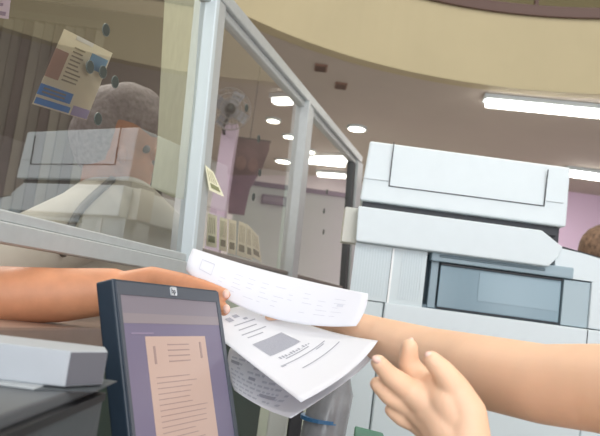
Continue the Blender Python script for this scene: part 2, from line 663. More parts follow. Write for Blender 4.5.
def card(pts, label, off, group='yellow green cards standing in a row behind the glass'):
    A, B, C_, D = pts
    def P(u, v):
        return tuple((A[i] * (1 - u) + B[i] * u) * (1 - v) + (D[i] * (1 - u) + C_[i] * u) * v for i in (0, 1))
    def Q(u0, v0, u1, v1): return [P(u0, v0), P(u1, v0), P(u1, v1), P(u0, v1)]
    c = thing('paper_card', label, 'card', tuple(pl(*P(.5, 1), off)), group)
    bm = bmesh.new(); plbox(bm, pts, off, .001); obj('sheet', bm, M_CARD, c)
    bm = bmesh.new(); plbox(bm, Q(.2, .66, .85, .86), off + .0012, .0004); obj('green_block', bm, M_CARDG, c)
    bm = bmesh.new()
    for k in range(4):
        plbox(bm, Q(.18 + .19 * k, .1, .24 + .19 * k, .58), off + .0012, .0004)
    obj('printed_lines', bm, M_CARDL, c)


W_ = ['first card of the row, upright beside the near post', 'second card of the row, partly tucked behind the first', 'third card of the row, in its middle',
      'fourth card of the row, with a clear green block', 'fifth card of the row, leaning right', 'last card of the row, leaning furthest right']
for i, pts in enumerate([[(a[0] + (.8 if k in (0, 3) else -.8), a[1]) for k, a in enumerate(pp)] for pp in [[(207, 213), (217.5, 216), (217, 248), (205, 246)], [(219, 217), (228, 219), (227, 252), (218, 250)], [(228, 219), (237, 221), (236, 255), (227, 253)],
                         [(238, 221), (247, 224), (246, 258), (236, 255)], [(246, 224), (252, 228), (253, 260), (245, 258)], [(250, 228), (259, 236), (262, 262), (251, 257)]]]):
    card(pts, 'narrow yellow green card, ' + W_[i], -.014 - .004 * i)
card([(205, 165), (213, 172), (224, 197), (209, 190)], 'small cream and olive card stuck tilted on the near post above the row of cards', .027, None)

# frosted film strip on the public side of the near pane
bm = bmesh.new(); plbox(bm, [(166, -30), (202, -30), (192, 120), (187, 200), (172, 197), (151, 187), (157, 145)], -.006, .001)
fr = bpy.data.materials.new('frosted_acrylic'); fr.use_nodes = True
nt = fr.node_tree; nt.nodes.clear()
o_ = nt.nodes.new('ShaderNodeOutputMaterial'); mx = nt.nodes.new('ShaderNodeMixShader'); tr = nt.nodes.new('ShaderNodeBsdfTransparent'); df = nt.nodes.new('ShaderNodeBsdfTranslucent')
df.inputs[0].default_value = lin((226, 230, 218)) + (1,); tr.inputs[0].default_value = (.95, .96, .9, 1)
nz = nt.nodes.new('ShaderNodeTexNoise'); nz.inputs['Scale'].default_value = 12
mr = nt.nodes.new('ShaderNodeMapRange'); mr.inputs['To Min'].default_value = .68; mr.inputs['To Max'].default_value = .92
nt.links.new(nz.outputs[0], mr.inputs[0]); nt.links.new(mr.outputs[0], mx.inputs[0]); nt.links.new(tr.outputs[0], mx.inputs[1]); nt.links.new(df.outputs[0], mx.inputs[2]); nt.links.new(mx.outputs[0], o_.inputs[0])
tag(obj('frosted_film', bm, fr), 'pale frosted film strip stuck on the near glass pane beside its post', 'film strip')

# ------------------------------------------------------------------ behind the glass: public area
bl = thing('vertical_blind', 'grey green vertical slat blind at the far left behind the glass', 'blind', tuple(at(20, 80, 4.5)))
hz = at(20, 20, 4.5).z
for k in range(13):
    x = -30 + k * 10.5
    p = at(x, 60, 4.5)
    c_, s_ = math.cos(.5), math.sin(.5)
    bm = bmesh.new(); obox(bm, (p.x, 4.5, hz - .75), (c_, s_, 0), (-s_, c_, 0), UP, .03, .003, .75)
    obj('slat', bm, mat('blind_%d' % (k % 3), ((98, 94, 84), (80, 76, 68), (60, 52, 48))[k % 3], .7), bl)
bm = bmesh.new(); box(bm, at(-36, 60, 4.5).x, at(100, 60, 4.5).x, 4.46, 4.54, hz, hz + .05)
obj('head_rail', bm, mat('blind_1', (88, 84, 70)), bl)

fan = thing('wall_fan', 'round grey fan with a dark motor mounted on the lavender pillar', 'fan', tuple(at(229, 112, 4.5)))
fc = at(230, 109, 4.4)
fn = Vector((.25, -1, -.1)).normalized()
fs = fn.cross(UP).normalized(); fu = fs.cross(fn)
M_FAN = mat('fan_grey', (122, 118, 114), .5); M_FAND = mat('fan_dark', (42, 48, 46), .5)
bm = bmesh.new()
for r in (.135, .10, .065):
    tube(bm, [fc + (fs * math.cos(t * PI / 16) + fu * math.sin(t * PI / 16)) * r + fn * (.135 - r) * .3 for t in range(33)], .004, 6, False)
for k in range(24):
    a = k * PI / 12
    d = fs * math.cos(a) + fu * math.sin(a)
    tube(bm, [fc + d * .03 + fn * .035, fc + d * .135], .002, 5)
obj('guard', bm, M_FAN, fan)
bm = bmesh.new()
for k in range(4):
    a = k * PI / 2 + .4
    d = fs * math.cos(a) + fu * math.sin(a); e2 = fs * -math.sin(a) + fu * math.cos(a)
    obox(bm, fc + d * .07 - fn * .01, d, (e2 + fn * .4).normalized(), d.cross((e2 + fn * .4).normalized()), .055, .038, .002)
obj('blades', bm, mat('fan_blade', (128, 130, 136), .4), fan)
bm = bmesh.new(); tube(bm, [fc + fn * .05, fc + fn * .02, fc - fn * .07], [.02, .036, .03], 16); tube(bm, [fc + Vector((0, 0, -.02)), fc + Vector((-.03, .03, -.11)), fc + Vector((-.04, .2, -.12))], .011, 8)
obj('motor', bm, M_FAND, fan, True)

brd = thing('hanging_banner', 'dark brown banner with faded portraits hanging beside the lavender pillar', 'banner', tuple(at(250, 138, 4.9)))
bp = [(233, 137), (270, 142), (269, 150), (262, 168), (250, 188), (244, 215), (228, 213)]
bm = bmesh.new(); extr(bm, [at(x, y, 4.9) for x, y in bp], (0, .03, 0))
obj('cloth', bm, mat('banner_brown', (92, 74, 72), .7, var=.4, scale=7), brd)
for (x, y, r, c) in ((241, 163, .038, (116, 94, 86)), (253, 165, .036, (112, 90, 84)), (240, 190, .03, (98, 78, 78))):
    bm = bmesh.new(); disc(bm, at(x, y, 4.895), (0, 1, 0), r, .004, 24)
    bmesh.ops.scale(bm, vec=(1, 1, 1.4), verts=bm.verts, space=Matrix.Translation(-at(x, y, 4.895)))
    obj('portrait', bm, mat('portrait_%d' % x, c, .8, var=.15, scale=20), brd)
bm = bmesh.new(); p = at(232, 137, 4.93); q = at(271, 142, 4.93); tube(bm, [p, q], .008); m_ = at(250, 139, 4.93); tube(bm, [m_, (m_.x, m_.y, ZC)], .003, 6)
obj('hanging_rod', bm, M_FAND, brd)

dv = thing('office_divider', 'tall grey office divider with a dark top rail seen through the middle and far panes', 'divider', (0, 6.4, 0))
za = at(310, 192, 6.4).z
xL, xR = at(236, 192, 6.4).x, at(375, 192, 6.4).x
bm = bmesh.new(); box(bm, xL, xR, 6.4, 6.46, 0, za)
obj('panel', bm, mat('divider_grey', (190, 200, 186), .7, var=.03, scale=3), dv)
bm = bmesh.new(); box(bm, xL, xR, 6.37, 6.49, za - .01, za + .03)
obj('top_rail', bm, mat('divider_rail', (92, 88, 88), .5), dv)
bm = bmesh.new(); p, q = at(262, 194, 6.36), at(286, 206, 6.36); box(bm, p.x, q.x, 6.34, 6.4, min(p.z, q.z), max(p.z, q.z))
obj('window_frame', bm, mat('divider_rail', (92, 88, 88)), dv)
bm = bmesh.new(); box(bm, p.x + .015, q.x - .015, 6.335, 6.341, min(p.z, q.z) + .02, max(p.z, q.z) - .02)
obj('dark_glass', bm, mat('divider_glass', (128, 126, 124), .2), dv)

# ------------------------------------------------------------------ customer behind the glass
cust = thing('person', 'grey-haired person in a white shirt, one bare arm reaching under the glass', 'person', (-.62, 1.55, 0))
HY = 1.62


def H(x, y, Y, r): return (at(x, y, Y), r)


sh = at(88, 222, 1.50)
elb = at(-70, 300, 1.02)
ch = []
ch.append([H(116, 129, HY, .083), H(124, 134, HY, .083)])                       # skull
ch.append([H(122, 150, HY, .068), H(134, 172, HY, .042)])                       # face
ch.append([H(135, 172, HY, .04), H(140, 180, HY, .026)])                       # chin
ch.append([H(152, 150, HY, .010), H(158, 158, HY, .011)])                      # nose
ch.append([H(148, 142, HY, .02), H(147, 138, HY, .022)])                       # brow
ch.append([H(150, 168, HY, .011), H(148, 171, HY, .012)])                      # lips
ch.append([H(108, 165, HY, .055), H(104, 205, HY + .02, .062)])                # neck
ch.append([H(121, 152, HY - .066, .012), H(122, 161, HY - .066, .008)])        # ear
tx = at(104, 250, 1.64)
ch.append([(tx, .11), ((tx.x, tx.y, 1.0), .125), ((tx.x, tx.y, .9), .13)])
ch.append([(sh, .062), (sh.lerp(elb, .5), .052), (elb, .042), H(0, 295, 1.0, .041), H(60, 295, 1.02, .039), H(112, 291, 1.035, .0335)])
ch.append([(sh, .065), (tx + Vector((0, 0, .06)), .1), (at(150, 235, 1.78), .065), ((tx.x + .18, 1.88, 1.05), .045), ((tx.x + .22, 1.8, .85), .04)])
for k, dy in enumerate((-.09, .09)):
    ch.append([((tx.x, tx.y + dy, .9), .1), ((tx.x + .03, tx.y + dy, .48), .065), ((tx.x, tx.y + dy, .08), .045), ((tx.x + .05, tx.y + dy + .09, .045), .035)])
# hand
W0 = H(112, 291, 1.035, .031)
for (k1, k2, k3, k4) in (((152, 279, 1.02, .0185), (182, 283, 1.00, .0145), (206, 288, .985, .0105), (224.5, 294.5, .975, .0088)),
                         ((152, 289, 1.02, .0150), (186, 295, .99, .0120), (208, 302, .975, .0105), (224, 309.5, .965, .0092)),
                         ((150, 301, 1.03, .0150), (182, 309, 1.00, .0115), (200, 315, .99, .0095), (212, 320, .985, .0082)),
                         ((148, 312, 1.04, .0140), (172, 322, 1.02, .0100), (186, 328, 1.01, .0085), (196, 332, 1.0, .0075)),
                         ((130, 305, 1.05, .0170), (160, 300, 1.07, .0125), (185, 298, 1.06, .0105), (208, 296, 1.04, .009))):
    ch.append([(W0[0], .026), H(*k1), H(*k2), H(*k3), H(*k4)])
blob('body', ch, M_SKIN2, cust, .0030, 6)
for (x, y, Y) in ((226, 294, .968), (226.5, 309, .958)):
    bm = bmesh.new()
    c = at(x, y, Y)
    bmesh.ops.create_uvsphere(bm, u_segments=14, v_segments=8, radius=1, matrix=Matrix.Translation(c) @ Matrix.Rotation(-.1, 4, 'Y') @ Matrix.Diagonal((.0050, .0035, .0062, 1)))
    obj('fingernail', bm, M_NAIL, cust, True)
# hair
hc = [[H(112, 122, HY, .088), H(128, 118, HY, .082)], [H(98, 135, HY, .068), H(98, 152, HY + .01, .056)], [H(138, 112, HY, .062), H(146, 118, HY, .045)],
      [H(106, 128, HY - .025, .070), H(100, 150, HY - .02, .05)], [H(128, 112, HY-.02, .07), H(142, 122, HY-.02, .05)]]
blob('hair', hc, mat('grey_hair', (150, 142, 144), .7, var=.3, scale=90, bump=1), cust, .005, 3)
bm = bmesh.new(); bmesh.ops.create_uvsphere(bm, u_segments=12, v_segments=8, radius=.010, matrix=Matrix.Translation(at(146, 149, HY - .035)))
obj('eye', bm, mat('eye_dark', (60, 50, 46), .3), cust, True)
sc = [[(sh, .078), (sh.lerp(elb, .5), .068), (sh.lerp(elb, .9), .058)], [(sh, .08), (tx + Vector((0, 0, .065)), .115), (at(150, 235, 1.78), .078), ((tx.x + .1, 1.85, 1.2), .07)],
      [(tx + Vector((0, 0, .02)), .125), ((tx.x, tx.y, 1.0), .142), ((tx.x, tx.y, .86), .146)], [H(104, 205, HY + .02, .072), (tx + Vector((0, 0, .06)), .1)],
      [H(125, 215, 1.6, .09), H(160, 232, 1.6, .06)]]
shirt_o = blob('shirt', sc, mat('white_shirt', (214, 210, 200), .85, var=.03, scale=14), cust, .006, 4)
bm = bmesh.new()
bpy.context.view_layer.update()
sp = []
for (x, y) in ((112, 181), (106, 186), (98, 193), (90, 200), (82, 208), (75, 217), (69, 228), (64, 240), (60, 255)):
    okk, loc, nrm, idx = shirt_o.ray_cast(CAM, ray(x, y).normalized())
    if okk: sp.append(loc + nrm * .004)
tube(bm, sp, .008, 8)
obj('bag_strap', bm, mat('strap_grey', (128, 126, 124), .8), cust, True)
tc_ = [[((tx.x, tx.y, .9), .138), ((tx.x, tx.y + dy * 1.0, .82), .11), ((tx.x + .03, tx.y + dy, .48), .078), ((tx.x, tx.y + dy, .12), .062)] for dy in (-.09, .09)]
blob('trousers', tc_, mat('dark_trousers', (60, 62, 72), .8), cust, .008, 3)

# ------------------------------------------------------------------ office copier
YF = 1.62
cop = thing('photocopier', 'large white office photocopier with a blue-grey output bay and closed scanner lid', 'photocopier', (.45, YF + .3, 0))


def XZ(x, y, Y=YF):
    p = at(x, y, Y); return p.x, p.z


lx0 = (XZ(369, 140)[0] + XZ(361, 200)[0]) / 2
lx1 = (XZ(570, 168)[0] + XZ(563, 228)[0]) / 2
lz1 = XZ(470, 154)[1]
lz0 = XZ(462, 214)[1]
bm = bmesh.new()
v, F = hexa(bm, [(lx0 - .005, YF - .012, lz0), (lx1 + .001, YF - .012, lz0), (lx1 + .002, YF + .46, lz0), (lx0 + .05, YF + .46, lz0),
                 (lx0 + .003, YF, lz1), (lx1 + .004, YF, lz1), (lx1 + .004, YF + .44, lz1), (lx0 + .056, YF + .44, lz1)])
bevel(bm, v, .006, 3)
lid = obj('scanner_lid', bm, M_WHITE, cop)


def fquad(bm, pts, Y, th):
    """thin slab on a front plane through image points"""
    extr(bm, [at(x, y, Y) for x, y in pts], (0, th, 0))


# outline groove of the panel in the lid
def groove(bm, pts, Y, wd=.0011, closed=False):
    P = [at(x, y, Y) for x, y in pts]
    for a, b in zip(P, P[1:]):
        d = (b - a).normalized()
        obox(bm, (a + b) / 2, d, Vector((0, 1, 0)), d.cross(Vector((0, 1, 0))), (b - a).length / 2 + wd, .0012, wd)


bm = bmesh.new(); groove(bm, [(394, 143), (389, 186), (544, 206), (548, 170)], YF - .0095)
for (a, b) in (((394, 143), (389, 186)),):
    pass
obj('panel_groove', bm, M_SEAM, lid)
bm = bmesh.new(); groove(bm, [(363, 178), (389, 181)], YF - .0095, .0006)
obj('seam_line', bm, mat('seam_grey', (180, 186, 190), .5), lid)
bm = bmesh.new(); groove(bm, [(547, 201), (563, 203)], YF - .0095, .0006)
obj('seam_line', bm, mat('seam_grey', (180, 186, 190), .5), lid)
# dark gap under the lid
sz1 = XZ(450, 219.5)[1]
bm = bmesh.new(); hexa(bm, [(lx0 + .004, YF + .008, sz1 - .004), (lx1 - .012, YF + .008, sz1 - .004), (lx1 - .012, YF + .42, sz1 - .004), (lx0 + .06, YF + .42, sz1 - .004),
          (lx0 + .004, YF + .008, lz0 + .002), (lx1 - .012, YF + .008, lz0 + .002), (lx1 - .012, YF + .42, lz0 + .002), (lx0 + .06, YF + .42, lz0 + .002)])
obj('lid_gap', bm, M_SEAM, cop)
# scanner body
sx0 = XZ(355, 225)[0]; sx1 = XZ(557, 250)[0]
sz0 = XZ(455, 255)[1]
bm = bmesh.new()
YS = YF - .025
prof = [(sx0 + .004, sz0), (sx0, sz1), (XZ(542, 232, YS)[0], sz1), (XZ(563, 247, YS)[0], XZ(563, 247, YS)[1]), (XZ(559, 257, YS)[0], XZ(559, 257, YS)[1]), (XZ(549, 264, YS)[0], sz0)]
v, F = None, None
fr_ = [bm.verts.new((x, YS, z)) for x, z in prof[::-1]]
bk_ = [bm.verts.new((x + (.055 if k >= len(prof) - 2 else 0), YS + .48, z)) for k, (x, z) in enumerate(prof[::-1])]
bm.faces.new(fr_); bm.faces.new(bk_[::-1])
for k in range(len(prof)):
    q = (k + 1) % len(prof)
    bm.faces.new((fr_[k], bk_[k], bk_[q], fr_[q]))
bmesh.ops.recalc_face_normals(bm, faces=bm.faces)
bevel(bm, list(bm.verts), .004, 3)
obj('scanner_body', bm, M_WHITE, cop, False)
bm = bmesh.new(); q0 = XZ(541, 233); box(bm, q0[0] - .03, XZ(565, 240)[0] - .008, YF + .02, YF + .4, sz1 - .02, lz0 + .001)
obj('hinge_block', bm, M_SEAM, cop)
# small tab at left side
bm = bmesh.new(); a = XZ(346, 206); b = XZ(358, 243); box(bm, a[0], b[0], YF + .01, YF + .06, b[1], a[1], .002)
obj('side_tab', bm, mat('tab_beige', (205, 205, 196), .5), cop)
# main body built around the bay
bx0 = XZ(349, 285)[0] + .004; bx1 = XZ(660, 330)[0]
bayx0 = XZ(425, 280)[0]; bayx1 = XZ(591, 305)[0]
bayz1 = XZ(500, 263)[1]; bayz0 = XZ(495, 316)[1]
YB = YF + .005
bm = bmesh.new()
box(bm, bx0 + .06, bx1, YB + .11, YB + .46, .06, sz0 - .002)                 # rear mass
obj('rear_housing', bm, M_WHITE2, cop)
bm = bmesh.new(); hexa(bm, [(bx0, YB, bayz0 - .002), (bayx0, YB, bayz0 - .002), (bayx0, YB + .11, bayz0 - .002), (bx0 + .025, YB + .11, bayz0 - .002),
          (bx0, YB, sz0 - .001), (bayx0, YB, sz0 - .001), (bayx0, YB + .11, sz0 - .001), (bx0 + .025, YB + .11, sz0 - .001)])
lp = obj('vent_panel', bm, M_WHITE2, cop)
bm = bmesh.new()
xs_a, xs_b = XZ(357, 260)[0], XZ(390, 260)[0]
for k in range(13):
    x = xs_a + (xs_b - xs_a) * k / 12
    box(bm, x - .0008, x + .0008, YB - .0018, YB + .001, bayz0 + .01, sz0 - .008)
xs_a, xs_b = XZ(402, 270)[0], XZ(422, 270)[0]
for k in range(9):
    x = xs_a + (xs_b - xs_a) * k / 8
    box(bm, x - .0008, x + .0008, YB - .0018, YB + .001, bayz0 + .01, sz0 - .008)
obj('vent_ribs', bm, M_WHITE, lp)
bm = bmesh.new(); x = XZ(391, 275)[0]; box(bm, x - .0022, x + .0022, YB - .003, YB + .001, bayz0 - .02, sz0 - .004)
obj('edge_strip', bm, mat('bright_white', (244, 246, 246), .35), lp)
bm = bmesh.new(); box(bm, x - .0035, x - .0022, YB - .001, YB + .001, bayz0 - .02, sz0 - .004)
obj('seam_line', bm, mat('seam_mid', (140, 146, 148), .5), lp)
# right wing top + right pillar
wz = XZ(585, 256)[1]
bm = bmesh.new()
extr(bm, [(sx1 + .0, YB, bayz1 - .014), (bx1, YB, bayz1 - .014), (bx1, YB, XZ(600, 262)[1] - .005), (XZ(565, 250)[0], YB, XZ(565, 250)[1] + .003), (sx1 - .0, YB, sz1 - .03)], (0, .44, 0))
obj('side_wing', bm, M_WHITE, cop)
bm = bmesh.new(); a, b = at(563, 248, YB), at(640, 270, YB); d = (b - a).normalized(); obox(bm, (a + b) / 2 + Vector((0, .2, .002)), d, (0, 1, 0), d.cross(Vector((0, 1, 0))), (b - a).length / 2, .2, .0015)
obj('wing_seam', bm, M_SEAM, cop)
bm = bmesh.new(); box(bm, bayx1, bx1, YB, YB + .11, bayz0, bayz1 - .012, .004)
obj('right_column', bm, M_WHITE, cop)
# bay interior
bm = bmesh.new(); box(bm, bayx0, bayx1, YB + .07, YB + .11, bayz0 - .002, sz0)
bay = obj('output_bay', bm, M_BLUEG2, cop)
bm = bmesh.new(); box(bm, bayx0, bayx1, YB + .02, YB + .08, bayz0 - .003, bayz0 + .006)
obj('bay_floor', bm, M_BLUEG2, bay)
# smoked window cover and its frame
wx0, wx1 = XZ(440, 290)[0], XZ(563, 300)[0]
wz1 = XZ(500, 272)[1]
bm = bmesh.new(); box(bm, wx0, wx1, YB + .012, YB + .022, bayz0 + .004, wz1, .002)
cover = obj('bay_cover', bm, mat('smoked_cover', (134, 158, 170), .18, var=.02, scale=4), bay)
bm = bmesh.new(); box(bm, wx0, wx1, YB + .006, YB + .014, wz1, wz1 + .0035)
box(bm, wx0, wx1, YB + .008, YB + .014, bayz0 + .001, bayz0 + .004)
obj('dark_edge', bm, M_SEAM, cover)
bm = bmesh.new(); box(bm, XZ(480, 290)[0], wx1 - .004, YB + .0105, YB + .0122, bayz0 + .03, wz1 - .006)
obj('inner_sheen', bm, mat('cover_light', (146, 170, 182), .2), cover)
bm = bmesh.new(); box(bm, XZ(431, 285)[0], wx0 - .004, YB + .016, YB + .03, bayz0, wz1 + .01, .002)
obj('cover_hinge', bm, M_BLUEG, bay)
bm = bmesh.new()
box(bm, XZ(432, 255)[0], XZ(574, 275)[0], YB - .004, YB + .03, wz1 + .006, bayz1 + .012, .004)
obj('bay_visor', bm, mat('visor_grey', (150, 170, 180), .4), bay)
bm = bmesh.new(); box(bm, XZ(440, 255)[0], XZ(545, 272)[0], YB - .007, YB - .003, wz1 + .016, wz1 + .022, .001, 1)
obj('visor_slot', bm, M_BLUEG2, bay)
bm = bmesh.new(); box(bm, wx1 + .003, bayx1, YB + .006, YB + .03, bayz0, wz1 + .004, .002)
obj('bay_side_panel', bm, mat('side_panel_grey', (168, 186, 194), .35), bay)
# band beneath the bay
bz0 = XZ(490, 338)[1]
bm = bmesh.new(); box(bm, XZ(384, 310)[0], bx1, YB - .006, YB + .11, bz0, bayz0 - .002, .004)
band = obj('front_band', bm, M_WHITE, cop)
bm = bmesh.new(); box(bm, XZ(390, 310)[0], bx1, YB - .001, YB + .1, bz0 - .003, bz0 + .001)
obj('band_gap', bm, M_SEAM, band)
bm = bmesh.new(); x = XZ(588, 320)[0]; box(bm, x, x + .0015, YB - .0075, YB, bz0, bayz0 - .004)
obj('seam_line', bm, M_SEAM, band)
# lower body with paper drawers and door
bm = bmesh.new(); box(bm, bx0, XZ(384, 310)[0] - .002, YB, YB + .11, .06, bayz0 - .004, .002, 1)
obj('left_column', bm, M_WHITE2, cop)
dx0, dx1 = XZ(382, 330)[0], XZ(581, 425)[0]
z = bz0 - .004
for k, hgt in enumerate((.52, .3, .3)):
    z1_ = z; z0_ = max(z - hgt, .08)
    bm = bmesh.new(); box(bm, dx0, dx1, YB - .004, YB + .11, z0_ + .003, z1_, .003, 1)
    dr = obj('paper_drawer', bm, M_WHITE2, cop)
    bm = bmesh.new(); box(bm, (dx0 + dx1) / 2 - .07, (dx0 + dx1) / 2 + .07, YB - .0055, YB, z0_ + .05, z0_ + .075, .001, 1)
    obj('drawer_handle', bm, M_BLUEG, dr)
    z = z0_
bm = bmesh.new(); box(bm, dx1 + .003, bx1, YB, YB + .11, .08, bz0 - .004, .002, 1)
obj('right_door', bm, M_WHITE2, cop)
for x in (bx0 + .05, bx1 - .05):
    for y in (YB + .06, YB + .4):
        bm = bmesh.new(); tube(bm, [(x, y, 0), (x, y, .065)], .022, 14)
        obj('caster', bm, M_SEAM, cop, True)

# person behind the copier
bh = thing('person', 'person behind the copier at the right edge, only brown hair showing', 'person', tuple(Vector((at(603, 250, 2.7).x, 2.7, 0))))
hp = at(606, 254, 2.7)
blob('body', [[(hp, .095), (hp + Vector((-.02, -.02, -.09)), .055)], [(hp + Vector((0, .02, -.1)), .05), (hp + Vector((0, .02, -.2)), .055)],
              [(hp + Vector((-.15, .02, -.27)), .06), (hp + Vector((.15, .02, -.27)), .06)], [(hp + Vector((0, .02, -.3)), .12), ((hp.x, hp.y, .85), .13)],
              [(hp + Vector((-.17, 0, -.27)), .05), (hp + Vector((-.19, -.02, -.55)), .04), (hp + Vector((-.12, -.22, -.6)), .03)],
              [(hp + Vector((.17, 0, -.27)), .05), (hp + Vector((.19, -.02, -.55)), .04), (hp + Vector((.12, -.22, -.6)), .03)],
              [((hp.x - .08, hp.y, .9), .09), ((hp.x - .09, hp.y, .06), .05), ((hp.x - .09, hp.y - .12, .04), .035)], [((hp.x + .08, hp.y, .9), .09), ((hp.x + .09, hp.y, .06), .05), ((hp.x + .09, hp.y - .12, .04), .035)]], M_SKIN, bh, .008, 4)
blob('hair', [[(hp + Vector((0, .0, .015)), .103), (hp + Vector((0, .04, -.05)), .09)]], mat('brown_hair', (116, 92, 74), .8, var=.5, scale=60, bump=1), bh, .005, 1)
blob('clothes', [[(hp + Vector((-.15, .02, -.27)), .075), (hp + Vector((.15, .02, -.27)), .075)], [(hp + Vector((0, .02, -.3)), .135), ((hp.x, hp.y, .85), .145)],
                 [(hp + Vector((-.17, 0, -.27)), .065), (hp + Vector((-.19, -.02, -.5)), .05)], [(hp + Vector((.17, 0, -.27)), .065), (hp + Vector((.19, -.02, -.5)), .05)],
                 [((hp.x - .08, hp.y, .9), .105), ((hp.x - .09, hp.y, .12), .065)], [((hp.x + .08, hp.y, .9), .105), ((hp.x + .09, hp.y, .12), .065)]], mat('plain_clothes', (120, 124, 140), .8), bh, .01, 3)

# ------------------------------------------------------------------ attendant desk and what stands on it
desk = thing('attendant_desk', 'grey attendant desk behind the counter, under the monitor and papers', 'desk', (0, .8, 0))
bm = bmesh.new()
q = [plY(.30, .72, .055), Vector((.30, .30, .72)), Vector((.42, 1.5, .72)), plY(1.5, .72, .055)]
extr(bm, q, (0, 0, .03))
obj('desk_top', bm, M_DESK, desk)
for p in ((-.38, .36), (.26, .36), (.36, 1.44), (-.1, 1.44)):
    bm = bmesh.new(); box(bm, p[0] - .02, p[0] + .02, p[1] - .02, p[1] + .02, 0, .72)
    obj('leg', bm, M_DESK, desk)

# stack at the lower left
pc = thing('desktop_computer', 'dark grey box-shaped machine at the lower left, under the white box', 'machine', (-.27, .5, .75))
P0 = at(0, 412, .40); P1 = at(106, 387, .60)
zt_pc = (P0.z + P1.z) / 2
xr = (P0.x + P1.x) / 2
bm = bmesh.new()
B = [Vector((P0.x + .01, .33, .75)), Vector((P1.x, .595, .75)), Vector((-.34, .595, .75)), Vector((-.34, .33, .75))]
T = [p.copy() for p in B]
for p in T: p.z = min(P0.z, P1.z) - .010
T[0].x, T[1].x = P0.x - .002, P1.x
hexa(bm, B + T)
obj('case', bm, mat('pc_grey', (70, 78, 82), .5, var=.04, scale=30), pc)
bm = bmesh.new(); extr(bm, [p + Vector((.002, 0, 0)) for p in T[:2]] + [p.copy() for p in T[2:]], (0, 0, .006))
obj('black_seam', bm, mat('black_plastic', (26, 28, 32), .5), pc)
bm = bmesh.new(); T2 = [p + Vector((-.004, 0, .006)) for p in T[:2]] + [p + Vector((0, 0, .006)) for p in T[2:]]
extr(bm, T2, (0, 0, .010)); bevel(bm, list(bm.verts), .002)
obj('lid', bm, mat('pc_lid', (84, 88, 92), .45), pc)
ztop_pc = T2[0].z + .010
# white box
bt = at(70, 388, .52).z
A1 = at(35, 383, .50)
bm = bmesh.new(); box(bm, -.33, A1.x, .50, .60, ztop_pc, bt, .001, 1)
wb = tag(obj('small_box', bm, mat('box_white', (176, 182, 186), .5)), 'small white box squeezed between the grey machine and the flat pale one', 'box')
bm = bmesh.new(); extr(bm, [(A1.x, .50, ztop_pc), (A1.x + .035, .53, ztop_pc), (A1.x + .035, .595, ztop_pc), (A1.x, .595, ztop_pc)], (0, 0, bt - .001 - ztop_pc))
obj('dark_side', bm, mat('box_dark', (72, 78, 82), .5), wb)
# pale flat box on top
C1 = at(70, 351, .52)
C2 = at(108, 350, .555)
bm = bmesh.new(); extr(bm, [(-.33, .495, bt), (C1.x, .52, bt), (C2.x, .555, bt), (C2.x - .01, .585, bt), (-.33, .55, bt)], (0, 0, C1.z - bt)); bevel(bm, list(bm.verts), .0008, 1)
fb = thing('flat_box_device', 'flat pale grey device with sharp edges lying on the stack left of the monitor', 'device', (-.25, .58, bt))
obj('case', bm, mat('device_pale', (172, 178, 184), .5, var=.02, scale=40), fb)
dd = (Vector((C2.x, .555, 0)) - Vector((C1.x, .52, 0))); nn = Vector((dd.y, -dd.x, 0)).normalized()
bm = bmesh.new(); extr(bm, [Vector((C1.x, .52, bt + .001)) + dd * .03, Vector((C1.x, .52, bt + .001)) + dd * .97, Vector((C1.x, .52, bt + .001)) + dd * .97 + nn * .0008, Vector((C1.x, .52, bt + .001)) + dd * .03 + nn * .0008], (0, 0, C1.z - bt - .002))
obj('darker_side', bm, mat('device_side', (104, 106, 114), .6), fb)  # darker colour patch along the angled side face

# ------------------------------------------------------------------ monitor
mon = thing('monitor', 'dark blue-grey flat screen monitor tilted back, showing a scanned document', 'monitor', (-.12, .80, .75))
a_ = Vector((.39659831, .91792443, .01115878)).normalized()
u_ = Vector((-.29073535, .11406662, .94997988)).normalized()
n_ = a_.cross(u_).normalized()
SC = .72 / .78
TL = at(112.5, 278, .72)
MW, MH = .2394 * SC, .205


def ml(a, b, n=0):
    return TL + a_ * a - u_ * b + n_ * n


def mbox(bm, a0, a1, b0, b1, n0, n1, bv=0, seg=2):
    obox(bm, ml((a0 + a1) / 2, (b0 + b1) / 2, (n0 + n1) / 2), a_, u_, n_, (a1 - a0) / 2, (b1 - b0) / 2, (n1 - n0) / 2, bv, seg)


bm = bmesh.new(); mbox(bm, 0, MW, 0, MH, -.022, 0, .003, 3)
obj('housing', bm, M_MON, mon)
bm = bmesh.new(); mbox(bm, .04, MW - .04, .05, MH - .03, -.04, -.022, .006)
obj('rear_cover', bm, M_MON, mon)
bt_, bs_ = .0165, .008
bm = bmesh.new()
mbox(bm, .003, MW - .003, .003, bt_, -.001, .0018)
mbox(bm, .003, bs_ , bt_, MH - .003, -.001, .0018)
mbox(bm, MW - .011, MW - .003, bt_, MH - .003, -.001, .0018)
mbox(bm, .003, MW - .003, MH - .014, MH - .003, -.001, .0018)
obj('bezel', bm, M_MONB, mon)
sa0, sa1, sb0, sb1 = bs_, MW - .011, bt_, MH - .014


def em(name, rgb, e=.5):
    return mat(name, rgb, .3, emit=e, spec=.5)


bm = bmesh.new(); mbox(bm, sa0, sa1, sb0, sb1, -.001, .0004)
scr = obj('screen', bm, em('screen_violet', (104, 98, 118), .4), mon)
SW, SH = sa1 - sa0, sb1 - sb0


def sq(name, u0, u1, v0, v1, m, lift=.0006, par=None):
    bm = bmesh.new(); mbox(bm, sa0 + SW * u0, sa0 + SW * u1, sb0 + SH * v0, sb0 + SH * v1, .0003, lift)
    return obj(name, bm, m, par or scr)


